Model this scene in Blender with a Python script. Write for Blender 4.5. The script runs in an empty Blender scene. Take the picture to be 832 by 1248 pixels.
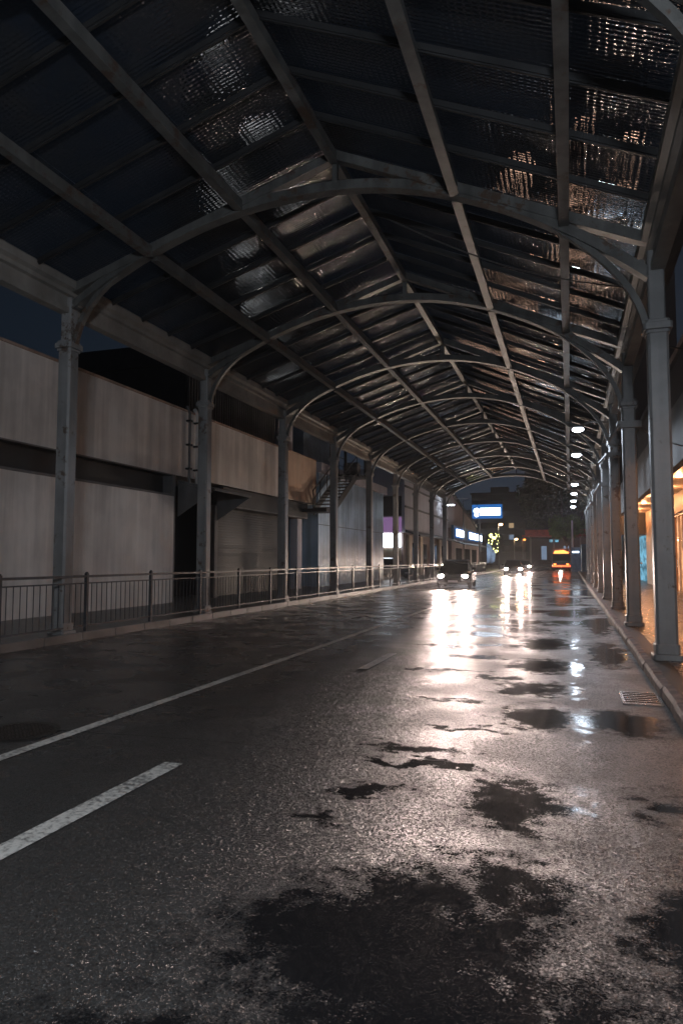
import bpy, math, random
from mathutils import Vector, Matrix
random.seed(7)
C = bpy.context.scene.collection
PI = math.pi
# ------------------------------------------------------------------ helpers
class MB:
    def __init__(s): s.v = []; s.f = []
    def add(s, vs, fs):
        n = len(s.v); s.v += [tuple(p) for p in vs]; s.f += [tuple(i + n for i in q) for q in fs]
    def box(s, x0, x1, y0, y1, z0, z1):
        s.add([(x0,y0,z0),(x1,y0,z0),(x1,y1,z0),(x0,y1,z0),(x0,y0,z1),(x1,y0,z1),(x1,y1,z1),(x0,y1,z1)],
              [(0,3,2,1),(4,5,6,7),(0,1,5,4),(1,2,6,5),(2,3,7,6),(3,0,4,7)])
        return s
    def cbox(s, c, hx, hy, hz):
        return s.box(c[0]-hx, c[0]+hx, c[1]-hy, c[1]+hy, c[2]-hz, c[2]+hz)
    def chbox(s, x0, x1, y0, y1, z0, z1, c):           # box with chamfered vertical corners
        o = [(x0+c,y0),(x1-c,y0),(x1,y0+c),(x1,y1-c),(x1-c,y1),(x0+c,y1),(x0,y1-c),(x0,y0+c)]
        return s.prism(o, 'z', z0, z1)
    def prism(s, outline, axis, a, b):
        n = len(outline)
        def P(p, t):
            return (p[0],p[1],t) if axis == 'z' else (p[0],t,p[1]) if axis == 'y' else (t,p[0],p[1])
        vs = [P(p,a) for p in outline] + [P(p,b) for p in outline]
        fs = [tuple(range(n))[::-1], tuple(range(n,2*n))] + [(i,(i+1)%n,(i+1)%n+n,i+n) for i in range(n)]
        s.add(vs, fs); return s
    def tube(s, pts, r, n=8, r1=None):
        pts = [Vector(p) for p in pts]; m = len(pts); base = len(s.v); rings = []
        for i, p in enumerate(pts):
            d = (pts[min(i+1,m-1)] - pts[max(i-1,0)]).normalized()
            u = d.cross(Vector((0,0,1)));
            if u.length < 1e-3: u = Vector((1,0,0))
            u.normalize(); w = d.cross(u)
            rr = r if r1 is None else r + (r1-r)*i/(m-1)
            s.v += [tuple(p + (u*math.cos(2*PI*k/n) + w*math.sin(2*PI*k/n))*rr) for k in range(n)]
        for i in range(m-1):
            for k in range(n):
                a = base+i*n+k; b = base+i*n+(k+1)%n
                s.f.append((a,b,b+n,a+n))
        s.f.append(tuple(base+k for k in range(n))[::-1]); s.f.append(tuple(base+(m-1)*n+k for k in range(n)))
        return s
    def bar(s, pts, w, h, up=(0,0,1)):                  # rectangular section swept along pts (w sideways, h along up)
        pts = [Vector(p) for p in pts]; m = len(pts); base = len(s.v); up = Vector(up)
        for i, p in enumerate(pts):
            d = (pts[min(i+1,m-1)] - pts[max(i-1,0)]).normalized()
            a = d.cross(up).normalized(); b = a.cross(d).normalized()
            for sx, sz in ((-1,-1),(1,-1),(1,1),(-1,1)): s.v.append(tuple(p + a*sx*w/2 + b*sz*h/2))
        for i in range(m-1):
            for k in range(4):
                a = base+i*4+k; b = base+i*4+(k+1)%4
                s.f.append((a,b,b+4,a+4))
        s.f.append((base+3,base+2,base+1,base)); e = base+(m-1)*4; s.f.append((e,e+1,e+2,e+3))
        return s
    def disc(s, c, rx, ry, z0, z1, n=24):
        return s.prism([(c[0]+rx*math.cos(2*PI*k/n), c[1]+ry*math.sin(2*PI*k/n)) for k in range(n)], 'z', z0, z1)
    def cyl_x(s, c, r, x0, x1, n=20):
        return s.prism([(c[0]+r*math.cos(2*PI*k/n), c[1]+r*math.sin(2*PI*k/n)) for k in range(n)], 'x', x0, x1)
    def cyl_y(s, c, r, y0, y1, n=20):
        return s.prism([(c[0]+r*math.cos(2*PI*k/n), c[1]+r*math.sin(2*PI*k/n)) for k in range(n)], 'y', y0, y1)
    def ball(s, c, rx, ry, rz, n=12, m=7):
        base = len(s.v)
        for j in range(m+1):
            t = PI*j/m
            for k in range(n): s.v.append((c[0]+rx*math.sin(t)*math.cos(2*PI*k/n), c[1]+ry*math.sin(t)*math.sin(2*PI*k/n), c[2]+rz*math.cos(t)))
        for j in range(m):
            for k in range(n):
                a = base+j*n+k; b = base+j*n+(k+1)%n; s.f.append((a,a+n,b+n,b))
        return s
    def build(s, name, mat, parent=None, smooth=False, bevel=0):
        import bmesh
        me = bpy.data.meshes.new(name); me.from_pydata(s.v, [], s.f)
        bm = bmesh.new(); bm.from_mesh(me); bmesh.ops.recalc_face_normals(bm, faces=bm.faces); bm.to_mesh(me); bm.free()
        me.materials.append(mat)
        if smooth:
            for p in me.polygons: p.use_smooth = True
        o = bpy.data.objects.new(name, me); C.objects.link(o); o.parent = parent
        if bevel:
            b = o.modifiers.new('bevel','BEVEL'); b.width = bevel; b.segments = 2; b.limit_method = 'ANGLE'
        return o
def tag(o, label=None, cat=None, group=None, kind=None):
    if label: o['label'] = label
    if cat: o['category'] = cat
    if group: o['group'] = group
    if kind: o['kind'] = kind
    return o
def empty(name, loc=(0,0,0), rz=0, label=None, cat=None, group=None):
    o = bpy.data.objects.new(name, None); C.objects.link(o); o.location = loc; o.rotation_euler.z = rz
    return tag(o, label, cat, group)
def copy_tree(o, parent=None):
    c = o.copy(); C.objects.link(c); c.parent = parent
    for ch in [x for x in bpy.data.objects if x.parent == o]: copy_tree(ch, c)
    return c
# ------------------------------------------------------------------ materials
class NT:
    def __init__(s, name):
        s.m = bpy.data.materials.new(name); s.m.use_nodes = True; s.t = s.m.node_tree; s.t.nodes.clear()
        s.out = s.n('ShaderNodeOutputMaterial')
    def n(s, typ, ins=None, **kw):
        q = s.t.nodes.new(typ)
        for k, v in kw.items(): setattr(q, k, v)
        for k, v in (ins or {}).items():
            if isinstance(v, bpy.types.NodeSocket): s.t.links.new(v, q.inputs[k])
            else: q.inputs[k].default_value = v
        return q
    def math(s, op, a, b=0.0, clamp=False):
        q = s.n('ShaderNodeMath', {0:a, 1:b}, operation=op, use_clamp=clamp); return q.outputs[0]
    def rng(s, v, a, b, c=0.0, d=1.0, smooth=True):
        q = s.n('ShaderNodeMapRange', {'Value':v,'From Min':a,'From Max':b,'To Min':c,'To Max':d}, interpolation_type='SMOOTHSTEP' if smooth else 'LINEAR')
        return q.outputs[0]
    def noise(s, scale, detail=3, rough=.55, vec=None, dist=0):
        i = {'Scale':scale,'Detail':detail,'Roughness':rough,'Distortion':dist}
        if vec is not None: i['Vector'] = vec
        return s.n('ShaderNodeTexNoise', i).outputs[0]
    def pos(s): return s.n('ShaderNodeNewGeometry').outputs['Position']
    def mixc(s, f, a, b):
        q = s.n('ShaderNodeMix', data_type='RGBA')
        for i, v in ((0,f),(6,a),(7,b)):
            if isinstance(v, bpy.types.NodeSocket): s.t.links.new(v, q.inputs[i])
            else: q.inputs[i].default_value = v
        return q.outputs[2]
def rgba(c): return (c[0],c[1],c[2],1.0)
def mat(name, col, rough=.6, metal=0, var=.25, scale=2.0, bump=.0, bscale=40, streak=0, spec=.5, rvar=.15, rust=0):
    s = NT(name); p = s.pos()
    n1 = s.noise(scale, 5, .6, p)
    if streak:                                             # vertical rain-streak staining
        mp = s.n('ShaderNodeMapping', {'Vector':p,'Scale':(1.3,1.3,.08)}).outputs[0]
        n2 = s.noise(streak, 4, .6, mp)
        n1 = s.math('ADD', s.math('MULTIPLY', n1, .5), s.math('MULTIPLY', n2, .5))
    f = s.rng(n1, .32, .68)
    c = s.mixc(f, rgba([x*(1-var) for x in col]), rgba([min(1,x*(1+var*.6)) for x in col]))
    if rust:
        rn_ = s.math('ADD', s.math('MULTIPLY', s.noise(5,6,.7,p), .6), s.math('MULTIPLY', s.noise(.9,3,.6,p), .4))
        c = s.mixc(s.rng(rn_, .60-rust*.1, .66-rust*.1, 0, .85), c, (.075,.038,.02,1))
    r = s.rng(n1, .3, .7, rough-rvar*rough, min(1, rough+rvar*rough))
    b = s.n('ShaderNodeBsdfPrincipled', {'Base Color':c,'Roughness':r,'Metallic':metal,'Specular IOR Level':spec})
    if bump:
        bn = s.n('ShaderNodeBump', {'Height':s.noise(bscale, 3, .6, p),'Strength':bump,'Distance':.01})
        s.t.links.new(bn.outputs[0], b.inputs['Normal'])
    s.t.links.new(b.outputs[0], s.out.inputs[0]); return s.m
def emit(name, col, st, back=None):
    s = NT(name); e = s.n('ShaderNodeEmission', {'Color':rgba(col),'Strength':st})
    s.t.links.new(e.outputs[0], s.out.inputs[0]); return s.m
def glow_panel(name, col, st, scale=3.0, lo=.35):          # unevenly lit sign face
    s = NT(name); n = s.noise(scale, 2, .5, s.pos())
    e = s.n('ShaderNodeEmission', {'Color':rgba(col),'Strength':s.rng(n,.3,.7,st*lo,st)})
    s.t.links.new(e.outputs[0], s.out.inputs[0]); return s.m

PUD = [(-1.29,4.45,.20,.17,.9),(-1.5,3.82,.18,.08,.8),(-1.0,5.12,.36,.10,1.),(-1.22,5.55,.38,.14,.8),(-.42,8.45,.33,.42,1.),(-.45,13.1,.36,.8,1.),(-.9,6.4,.35,.10,.8),(-1.25,7.6,.4,.12,.7),
       (-.40,10.4,.36,.6,1.),(-.34,7.05,.30,.40,1.),(-.36,4.6,.26,.40,.9),(.38,7.05,.34,.42,1.),(-.72,2.75,.62,.5,1.),(-.35,2.2,.6,.6,1.),(-2.0,16.,.5,.3,.8),(-1.6,9.6,.5,.12,.8),(-2.1,12.2,.5,.16,.7),(-1.4,14.2,.6,.25,.8),(-2.2,19.,.7,.5,.8),(-1.9,23.,.8,.7,.8),(.5,3.0,.22,.5,1.),(-.3,3.4,.3,.3,.8),
       (.50,4.75,.17,.18,.8),(-.10,20.5,.45,1.2,1.),(-.2,27.,.5,1.8,1.),(.55,12.,.22,1.3,1.),(.55,16.5,.2,1.6,.9),(.2,33.,.6,2.,1.),(-1.5,11.,.4,.2,.8),(-.9,9.2,.3,.15,.8),(-1.9,14.5,.6,.3,.7),(-1.1,17.5,.6,.5,.8),(-.9,1.6,.8,.5,1.),(-1.2,12.6,.45,.22,.8)]
def asphalt():
    s = NT('wet_asphalt'); p = s.pos()
    xyz = s.n('ShaderNodeSeparateXYZ', {0:p})
    wn = s.n('ShaderNodeTexNoise', {'Vector':p,'Scale':2.6,'Detail':4.0,'Roughness':.6})
    off = s.n('ShaderNodeVectorMath', {0:wn.outputs['Color'],1:(.5,.5,.5)}, operation='SUBTRACT').outputs[0]
    off = s.n('ShaderNodeVectorMath', {0:off,1:(.9,1.2,0)}, operation='MULTIPLY').outputs[0]
    q = s.n('ShaderNodeVectorMath', {0:p,1:off}, operation='ADD').outputs[0]
    tot = None
    for x,y,rx,ry,a in PUD:
        d = s.n('ShaderNodeVectorMath', {0:q,1:(x,y,0)}, operation='SUBTRACT').outputs[0]
        d = s.n('ShaderNodeVectorMath', {0:d,1:(1/rx,1/ry,0)}, operation='MULTIPLY').outputs[0]
        l = s.n('ShaderNodeVectorMath', {0:d}, operation='LENGTH').outputs['Value']
        m = s.rng(l, 2.0, .25, 0, a)
        tot = m if tot is None else s.math('MAXIMUM', tot, m)
    # broad random puddles further down the street
    far = s.rng(xyz.outputs[1], 11., 20.)
    big = s.noise(.55, 4, .6, s.n('ShaderNodeMapping', {'Vector':p,'Scale':(1,.8,1)}).outputs[0])
    bm = s.math('MULTIPLY', s.math('MULTIPLY', s.rng(big, .46, .60), far), s.rng(xyz.outputs[0], -3.4, -1.6))
    tot = s.math('MAXIMUM', tot, bm)
    fine = s.math('ADD', s.math('MULTIPLY', s.noise(7, 6, .7, p), .6), s.math('MULTIPLY', s.noise(75, 3, .6, p), .4))                            # ragged puddle rims
    wet = s.rng(s.math('ADD', tot, s.math('MULTIPLY', s.math('SUBTRACT', fine, .5), 2.6)), .12, .80)
    # left lane: smoother darker tarmac
    lane = s.rng(s.math('ADD', xyz.outputs[0], s.math('MULTIPLY', s.math('SUBTRACT', wn.outputs[0], .5), 1.2)), -4.0, -2.7)
    g = s.n('ShaderNodeTexVoronoi', {'Vector':p,'Scale':150.0}, feature='F1')
    g2 = s.noise(330, 2, .6, p); stone = s.noise(60, 2, .6, p)
    med = s.noise(1.2, 4, .6, p)
    c = s.mixc(g2, (.012,.012,.012,1), (.055,.053,.05,1))
    rr = s.math('ADD', s.math('MULTIPLY', s.rng(med,.35,.65,.34,.48), lane), s.math('MULTIPLY', s.rng(med,.35,.65,.20,.34), s.math('SUBTRACT', 1.0, lane)))
    h = s.math('ADD', s.math('MULTIPLY', g.outputs['Distance'], .9), s.math('MULTIPLY', stone, .7))
    dry = 1.0
    st = s.math('ADD', s.math('MULTIPLY', lane, .35), .25)
    b0 = s.n('ShaderNodeBump', {'Height':h,'Strength':st,'Distance':.006})
    gv = s.n('ShaderNodeTexVoronoi', {'Vector':p,'Scale':92.0}, feature='F1')
    gw = s.n('ShaderNodeTexVoronoi', {'Vector':p,'Scale':230.0}, feature='F1')
    jit = s.n('ShaderNodeVectorMath', {0:s.n('ShaderNodeVectorMath', {0:gv.outputs['Color'],1:gw.outputs['Color']}, operation='ADD').outputs[0],1:(1.,1.,1.)}, operation='SUBTRACT').outputs[0]
    jam = s.math('ADD', s.math('MULTIPLY', lane, .48), .14)
    jit = s.n('ShaderNodeVectorMath', {0:jit,'Scale':jam}, operation='SCALE').outputs[0]
    b1 = s.n('ShaderNodeVectorMath', {0:s.n('ShaderNodeVectorMath', {0:b0.outputs[0],1:jit}, operation='ADD').outputs[0]}, operation='NORMALIZE')
    # rain ripples
    rd = s.n('ShaderNodeVectorMath', {0:p,1:(-1.96,3.36,0)}, operation='SUBTRACT').outputs[0]
    rl = s.n('ShaderNodeVectorMath', {0:rd}, operation='LENGTH').outputs['Value']
    rw = s.math('MULTIPLY', s.math('SINE', s.math('MULTIPLY', rl, 190.)), s.rng(rl, .42, .05))
    rd2 = s.n('ShaderNodeVectorMath', {0:p,1:(-1.62,3.42,0)}, operation='SUBTRACT').outputs[0]
    rl2 = s.n('ShaderNodeVectorMath', {0:rd2}, operation='LENGTH').outputs['Value']
    rw2 = s.math('MULTIPLY', s.math('SINE', s.math('MULTIPLY', rl2, 230.)), s.rng(rl2, .26, .03))
    rip = s.math('ADD', rw, rw2)
    b2 = s.n('ShaderNodeBump', {'Height':rip,'Strength':.35,'Distance':.003,'Normal':b1.outputs[0]})
    b = s.n('ShaderNodeBsdfPrincipled', {'Base Color':c,'Roughness':rr,'Specular IOR Level':.65,'Normal':b2.outputs[0]})
    b4 = s.n('ShaderNodeBump', {'Height':s.noise(4, 2, .5, p),'Strength':.12,'Distance':.01})
    b5 = s.n('ShaderNodeBump', {'Height':s.noise(70, 3, .6, p),'Strength':.10,'Distance':.002,'Normal':b4.outputs[0]})
    wt = s.n('ShaderNodeBsdfPrincipled', {'Base Color':(.007,.007,.008,1),'Roughness':.09,'Specular IOR Level':.5,'Normal':b5.outputs[0]})
    mx = s.n('ShaderNodeMixShader', {0:s.math('MULTIPLY', wet, s.rng(s.noise(130,2,.6,p),.35,.65,.93,1.0)),1:b.outputs[0],2:wt.outputs[0]})
    s.t.links.new(mx.outputs[0], s.out.inputs[0]); return s.m

def cobble():
    s = NT('wet_cobbles'); p = s.pos()
    br = s.n('ShaderNodeTexBrick', {'Vector':p,'Color1':rgba((.10,.085,.075)),'Color2':rgba((.17,.14,.125)),'Mortar':rgba((.02,.018,.016)),
             'Scale':1.0,'Mortar Size':.012,'Mortar Smooth':.4,'Brick Width':.16,'Row Height':.11,'Bias':0.0})
    n = s.noise(9, 4, .6, p)
    c = s.mixc(s.rng(n,.3,.7,0,.6), br.outputs[0], (.05,.045,.04,1))
    h = s.math('ADD', s.math('MULTIPLY', s.math('SUBTRACT', 1.0, br.outputs['Fac']), 1.0), s.math('MULTIPLY', s.noise(60,3,.6,p), .3))
    bn = s.n('ShaderNodeBump', {'Height':h,'Strength':.7,'Distance':.012})
    b = s.n('ShaderNodeBsdfPrincipled', {'Base Color':c,'Roughness':s.rng(n,.35,.65,.18,.5),'Normal':bn.outputs[0]})
    s.t.links.new(b.outputs[0], s.out.inputs[0]); return s.m

def pane_mat():
    s = NT('ribbed_roof_glazing'); p = s.pos()
    m = s.n('ShaderNodeMapping', {'Vector':p,'Scale':(1,1,1)}).outputs[0]
    w1 = s.n('ShaderNodeTexWave', {'Vector':m,'Scale':4.0,'Distortion':1.2,'Detail':2.0,'Detail Scale':1.5}, wave_type='BANDS', bands_direction='X')
    w2 = s.n('ShaderNodeTexWave', {'Vector':m,'Scale':5.0,'Distortion':1.6,'Detail':2.0,'Detail Scale':2.0}, wave_type='BANDS', bands_direction='Y')
    n = s.noise(2.2, 4, .65, p); dirt = s.noise(1.1, 5, .65, p)
    h = s.math('ADD', s.math('ADD', s.math('MULTIPLY', w1.outputs['Fac'], .5), s.math('MULTIPLY', w2.outputs['Fac'], .7)), s.math('MULTIPLY', n, 2.6))
    bn = s.n('ShaderNodeBump', {'Height':h,'Strength':.3,'Distance':.025})
    b = s.n('ShaderNodeBsdfPrincipled', {'Base Color':s.mixc(s.rng(dirt,.35,.7), (.022,.030,.045,1), (.045,.045,.045,1)), 'Roughness':s.rng(dirt,.3,.7,.05,.16),
            'IOR':1.52,'Specular IOR Level':.5,'Normal':bn.outputs[0]})
    hb = s.n('ShaderNodeBump', {'Height':h,'Strength':.30,'Distance':.03})
    tr = s.n('ShaderNodeBsdfRefraction', {'Color':(.5,.55,.6,1),'IOR':1.05,'Roughness':.06,'Normal':hb.outputs[0]})
    mx = s.n('ShaderNodeMixShader', {0:.26,1:b.outputs[0],2:tr.outputs[0]})
    s.t.links.new(mx.outputs[0], s.out.inputs[0]); return s.m

def ribbed_metal(name, col, rough, pitch, streak=True, metal=.0, depth=.02, spec=.5):
    s = NT(name); p = s.pos(); xyz = s.n('ShaderNodeSeparateXYZ', {0:p})
    t = s.math('MULTIPLY', xyz.outputs[1], 2*PI/pitch)
    w = s.math('SINE', t)
    mp = s.n('ShaderNodeMapping', {'Vector':p,'Scale':(1.,1.,.06)}).outputs[0]
    n = s.noise(2.5, 5, .6, mp); n2 = s.noise(.5, 4, .6, p)
    c = s.mixc(s.rng(s.math('ADD', s.math('MULTIPLY',n,.5), s.math('MULTIPLY',n2,.5)), .36,.64), rgba([x*.68 for x in col]), rgba([min(1,x*1.12) for x in col]))
    bn = s.n('ShaderNodeBump', {'Height':w,'Strength':.8,'Distance':depth})
    b = s.n('ShaderNodeBsdfPrincipled', {'Base Color':c,'Roughness':rough,'Metallic':metal,'Specular IOR Level':spec,'Normal':bn.outputs[0]})
    s.t.links.new(b.outputs[0], s.out.inputs[0]); return s.m
def paint_mat():
    s = NT('worn_road_paint'); p = s.pos()
    n = s.noise(28, 5, .7, p); n2 = s.noise(3, 3, .6, p)
    c = s.mixc(s.rng(s.math('ADD', s.math('MULTIPLY',n,.7), s.math('MULTIPLY',n2,.3)), .38,.56), (.10,.10,.095,1), (.62,.61,.57,1))
    bn = s.n('ShaderNodeBump', {'Height':s.noise(160,3,.6,p),'Strength':.5,'Distance':.004})
    b = s.n('ShaderNodeBsdfPrincipled', {'Base Color':c,'Roughness':.34,'Specular IOR Level':.7,'Normal':bn.outputs[0]})
    s.t.links.new(b.outputs[0], s.out.inputs[0]); return s.m

M = dict(
 asphalt=asphalt(), cobble=cobble(), pane=pane_mat(), paint=paint_mat(),
 steel=mat('weathered_painted_steel',(.115,.115,.11),.42,0,.45,1.5,.25,30,3.0,rust=.5),
 colm=mat('grey_painted_column',(.25,.25,.25),.40,0,.35,1.2,.2,25,2.5,rust=.45),
 gutter=mat('cream_painted_gutter',(.27,.255,.235),.5,0,.35,1.4,.15,20,1.5),
 dirt=mat('road_dirt',(.10,.085,.07),.6,0,.4,6,.5,60),
 kerb=mat('worn_kerbstone',(.20,.15,.135),.62,0,.6,5,1.,60,spec=.3),
 walk=mat('damp_concrete',(.13,.125,.12),.35,0,.4,1.2,.5,50),
 wall=ribbed_metal('white_painted_wall_panels',(.80,.77,.74),.55,1.2,depth=.0015),
 wall2=ribbed_metal('white_ribbed_cladding',(.80,.77,.74),.5,.12,depth=.0012),
 warmwall=mat('warm_lit_wall_tint',(.58,.44,.34),.7,0,.25,.8,0,40,1.5),  # peach tint carries the warm light on the white wall
 cap=mat('rust_tinted_coping',(.42,.30,.24),.6,0,.35,2),
 bluem=ribbed_metal('glossy_metal_siding',(.46,.62,.80),.26,.32,depth=.005,spec=.9),  # siding colour made bluer to carry the lamps' bluish glow
 dark=mat('dark_painted_metal',(.025,.025,.026),.5,0,.4,2,.2,20,2.0),
 shutter=mat('dark_shutter',(.030,.029,.028),.5,0,.4,1.5,0,20,1.5),
 fence=mat('bluish_grey_fence_paint',(.05,.056,.066),.4,0,.4,8,.2,60),
 conc=mat('board_concrete',(.17,.165,.165),.65,0,.35,1.0,.3,30,2.0),
 soffit=mat('warm_soffit_board',(.62,.52,.42),.5,0,.12,1.0),
 shopwall=mat('cream_shop_wall',(.60,.46,.33),.5,0,.25,1.0,0,20,1.5),
 wood=mat('varnished_wood',(.40,.20,.09),.35,0,.4,3,0,20,5),
 chrome=mat('brushed_steel',(.5,.5,.5),.25,1,.2,5),
 blackrub=mat('black_rubber',(.015,.015,.015),.7,0,.3,6),
 carblk=mat('black_car_paint',(.012,.013,.016),.15,0,.3,3,spec=.7),
 cargrey=mat('grey_car_paint',(.14,.15,.17),.2,.3,.2,3),
 carwht=mat('white_car_paint',(.6,.6,.6),.2,0,.1,3),
 glassd=mat('dark_tinted_glass',(.01,.012,.015),.05,0,.2,3,spec=.8),
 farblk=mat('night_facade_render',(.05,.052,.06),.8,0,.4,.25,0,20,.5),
 farwhite=mat('lilac_white_render',(.62,.60,.66),.7,0,.2,.4,0,20,.7),
 brown=mat('brown_render',(.26,.19,.18),.7,0,.3,.5),
 red=mat('red_painted_fascia',(.45,.06,.035),.4,0,.3,1.5),
 blue=mat('blue_hoarding',(.05,.16,.30),.45,0,.3,1.5),
 bark=mat('dark_bark',(.08,.06,.045),.9,0,.4,6,.6,30),
 lamp=emit('lamp_glow',(.80,.90,1.0),26),
 warmlamp=emit('warm_lamp_glow',(1.,.60,.30),14),
 head=emit('headlight_glow',(1.,.78,.62),900),
 tail=emit('tail_light_glow',(1.,.10,.03),3.5),
 amber=emit('amber_glow',(1.,.25,.05),4),
 signw=glow_panel('white_sign_face',(.80,.91,1.0),7,1.2,.6),
 signb=emit('blue_sign_rim',(.02,.13,.42),.9),
 bluewin=glow_panel('blue_lit_drape',(.22,.55,.75),.9,2.5,.2),
 warmwin=glow_panel('warm_lit_interior',(1.,.46,.22),1.5,1.1,.25),
 purple=emit('lilac_wall_glow',(.45,.25,.55),.35),
 yellow=emit('yellow_bulbs',(.95,.95,.30),5),
 win=emit('dim_lit_window',(1.,.7,.4),.35),
 winb=emit('dim_blue_window',(.5,.7,1.),.25),
)
def leafmat(name, a, b):
    s = NT(name); oi = s.n('ShaderNodeNewGeometry')
    n = s.noise(1.2, 3, .6, oi.outputs['Position'])
    c = s.mixc(s.rng(n,.35,.65), rgba(a), rgba(b))
    bs = s.n('ShaderNodeBsdfPrincipled', {'Base Color':c,'Roughness':.5})
    s.t.links.new(bs.outputs[0], s.out.inputs[0]); return s.m
M['leafd'] = leafmat('dark_leaves',(.02,.035,.015),(.05,.08,.03))
M['leafg'] = leafmat('lit_green_leaves',(.06,.11,.02),(.12,.22,.04))  # leaf colour brightened in place of light on this crown

# ------------------------------------------------------------------ camera (pixel frame 832x1248, focal 850)
f = 850.; th = math.atan(58/f); ps = math.atan(278/(f*math.cos(th)+58*math.sin(th))); H = 1.5
cam = bpy.data.cameras.new('camera'); co = bpy.data.objects.new('camera', cam); C.objects.link(co)
cam.sensor_fit = 'VERTICAL'; cam.sensor_height = 36; cam.lens = f/1248*36; cam.clip_end = 3000; cam.clip_start = .05
co.location = (0,0,H); co.rotation_euler = (PI/2+th, 0, ps); bpy.context.scene.camera = co

# ------------------------------------------------------------------ ground, road, pavements
LX, RX = -8.66, .90
EX, EL, ER, RIDGE, RXR = None, -8.9, 1.25, 8.4, -3.6
def sheet(name, x0, x1, y0, y1, z, m, mat_label=None):
    o = MB(); o.add([(x0,y0,z),(x1,y0,z),(x1,y1,z),(x0,y1,z)], [(0,1,2,3)])
    return tag(o.build(name, m), kind='structure')
sheet('ground', -300, 300, -60, 500, -.02, M['walk'])
sheet('road', LX-.02, RX+.02, -25, 100, 0, M['asphalt'])
sheet('side_road', -90, 60, 100, 112, -.004, M['asphalt'])
# left pavement with kerb, right pavement with kerb (solid steps)
tag(MB().box(-30, LX-.16, -25, 99.5, -.3, .14).build('pavement', M['walk']), kind='structure')
kb = MB(); y = -25.
while y < 99: kb.box(LX-.155, LX, y, y+.985, -.2, .15); y += 1.0
tag(kb.build('kerb', M['walk'], bevel=.015), kind='structure')
pv = MB(); pv.box(RX+.34, 12, -25, 99.5, -.3, .125)
tag(pv.build('pavement', M['cobble']), kind='structure')
# right kerb: worn red-brown stones, slightly irregular and bevelled
kb = MB(); y = -25.
while y < 99:
    L = .9+random.random()*.25; a = random.uniform(-.008,.008); t = random.uniform(-.006,.008)
    x0, x1 = RX+a, RX+.135+a*.5
    kb.prism([(x0,-.2),(x0+.012,.085+t),(x0+.04,.125+t),(x1,.135+t),(x1,-.2)], 'y', y, min(y+L-.012,99)); y += L
tag(kb.build('kerb', M['kerb'], bevel=.008), kind='structure')
tag(MB().box(RX+.137, RX+.34, -25, 99.5, -.3, .12).build('pavement_edging', M['dirt']), kind='structure')
# road markings
def strip(x0, x1, y0, y1, z=.004): 
    o = MB(); n = max(1,int((y1-y0)/1.0))
    for i in range(n):
        a = y0+(y1-y0)*i/n; b = y0+(y1-y0)*(i+1)/n
        o.add([(x0,a,z),(x1,a,z),(x1,b,z),(x0,b,z)], [(0,1,2,3)])
    return o
mk = strip(-4.185,-4.065,-20,98)
tag(mk.build('road_marking_line', M['paint']), kind='structure')
mk = MB()
for y0 in [-8.0,-1.8]+[2.9+6.2*i-0.0 for i in range(1,15)]:
    q = strip(-2.80,-2.66,y0+.2,y0+1.9); mk.add(q.v,q.f)
q = strip(-2.88,-2.73,2.0,4.62); mk.add(q.v,q.f)
tag(mk.build('road_marking_dashes', M['paint']), kind='structure')
# cracks and a tar seam in the asphalt
def crack(pts, w, m, name='road_crack'):
    o = MB(); P = []
    for i in range(len(pts)-1):
        (x0,y0),(x1,y1) = pts[i],pts[i+1]
        for k in range(12):
            t = k/12; P.append((x0+(x1-x0)*t+random.uniform(-.008,.008), y0+(y1-y0)*t+random.uniform(-.012,.012)))
    P.append(pts[-1])
    vs = []; fs = []
    for i,(x,y) in enumerate(P):
        a = P[max(0,i-1)]; b = P[min(len(P)-1,i+1)]; dx,dy = b[0]-a[0],b[1]-a[1]; l = math.hypot(dx,dy)
        ww = w*random.uniform(.5,1.3)*(.2 if i in (0,len(P)-1) else 1)
        vs += [(x-dy/l*ww,y+dx/l*ww,.003),(x+dy/l*ww,y-dx/l*ww,.003)]
        if i: fs.append((2*i-2,2*i-1,2*i+1,2*i))
    o.add(vs,fs); tag(o.build(name, m), kind='structure')
crack([(-1.36,3.34),(-1.37,2.95),(-1.40,2.5),(-1.43,2.2),(-1.47,1.9),(-1.6,1.2)], .0016, mat('pale_grit',(.11,.105,.10),.4,0,.3,20,.5,200))
crack([(-4.3,5.18),(-2.9,5.27),(-1.68,5.22),(-.9,5.3)], .006, M['blackrub'])
# manhole cover and drain grate
def manhole(x, y, r):
    r0 = empty('manhole_cover', (x,y,0), 0, 'round dark studded manhole cover in the road by the solid line', 'manhole cover')
    fr = MB(); n = 40
    for k in range(n):
        a,b = 2*PI*k/n, 2*PI*(k+1)/n
        fr.add([(math.cos(t)*q,math.sin(t)*q,.006) for t in (a,b) for q in (r,r*.9)], [(0,1,3,2)])
    fr.build('rim', M['chrome'], r0).data.materials[0] = mat('cast_iron',(.05,.045,.04),.4,.6,.4,20,.6,90)
    pl = MB(); pl.disc((0,0),r*.89,r*.89,-.03,.005,36)
    for i in range(-7,8):
        for j in range(-7,8):
            if math.hypot(i,j) < 7.4: pl.cbox((i*r*.11,j*r*.11,.0075),r*.035,r*.035,.0025)
    pl.build('plate', bpy.data.materials['cast_iron'], r0)
manhole(-4.62, 5.02, .36)
g = empty('drain_grate', (.69,8.25,0), 0, 'slotted iron drain grate in the gutter against the reddish kerb', 'drain grate')
CI = bpy.data.materials['cast_iron']
gf = MB(); gf.box(-.20,-.17,-.36,.36,-.02,.014); gf.box(.17,.20,-.36,.36,-.02,.014); gf.box(-.17,.17,-.36,-.33,-.02,.014); gf.box(-.17,.17,.33,.36,-.02,.014)
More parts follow.
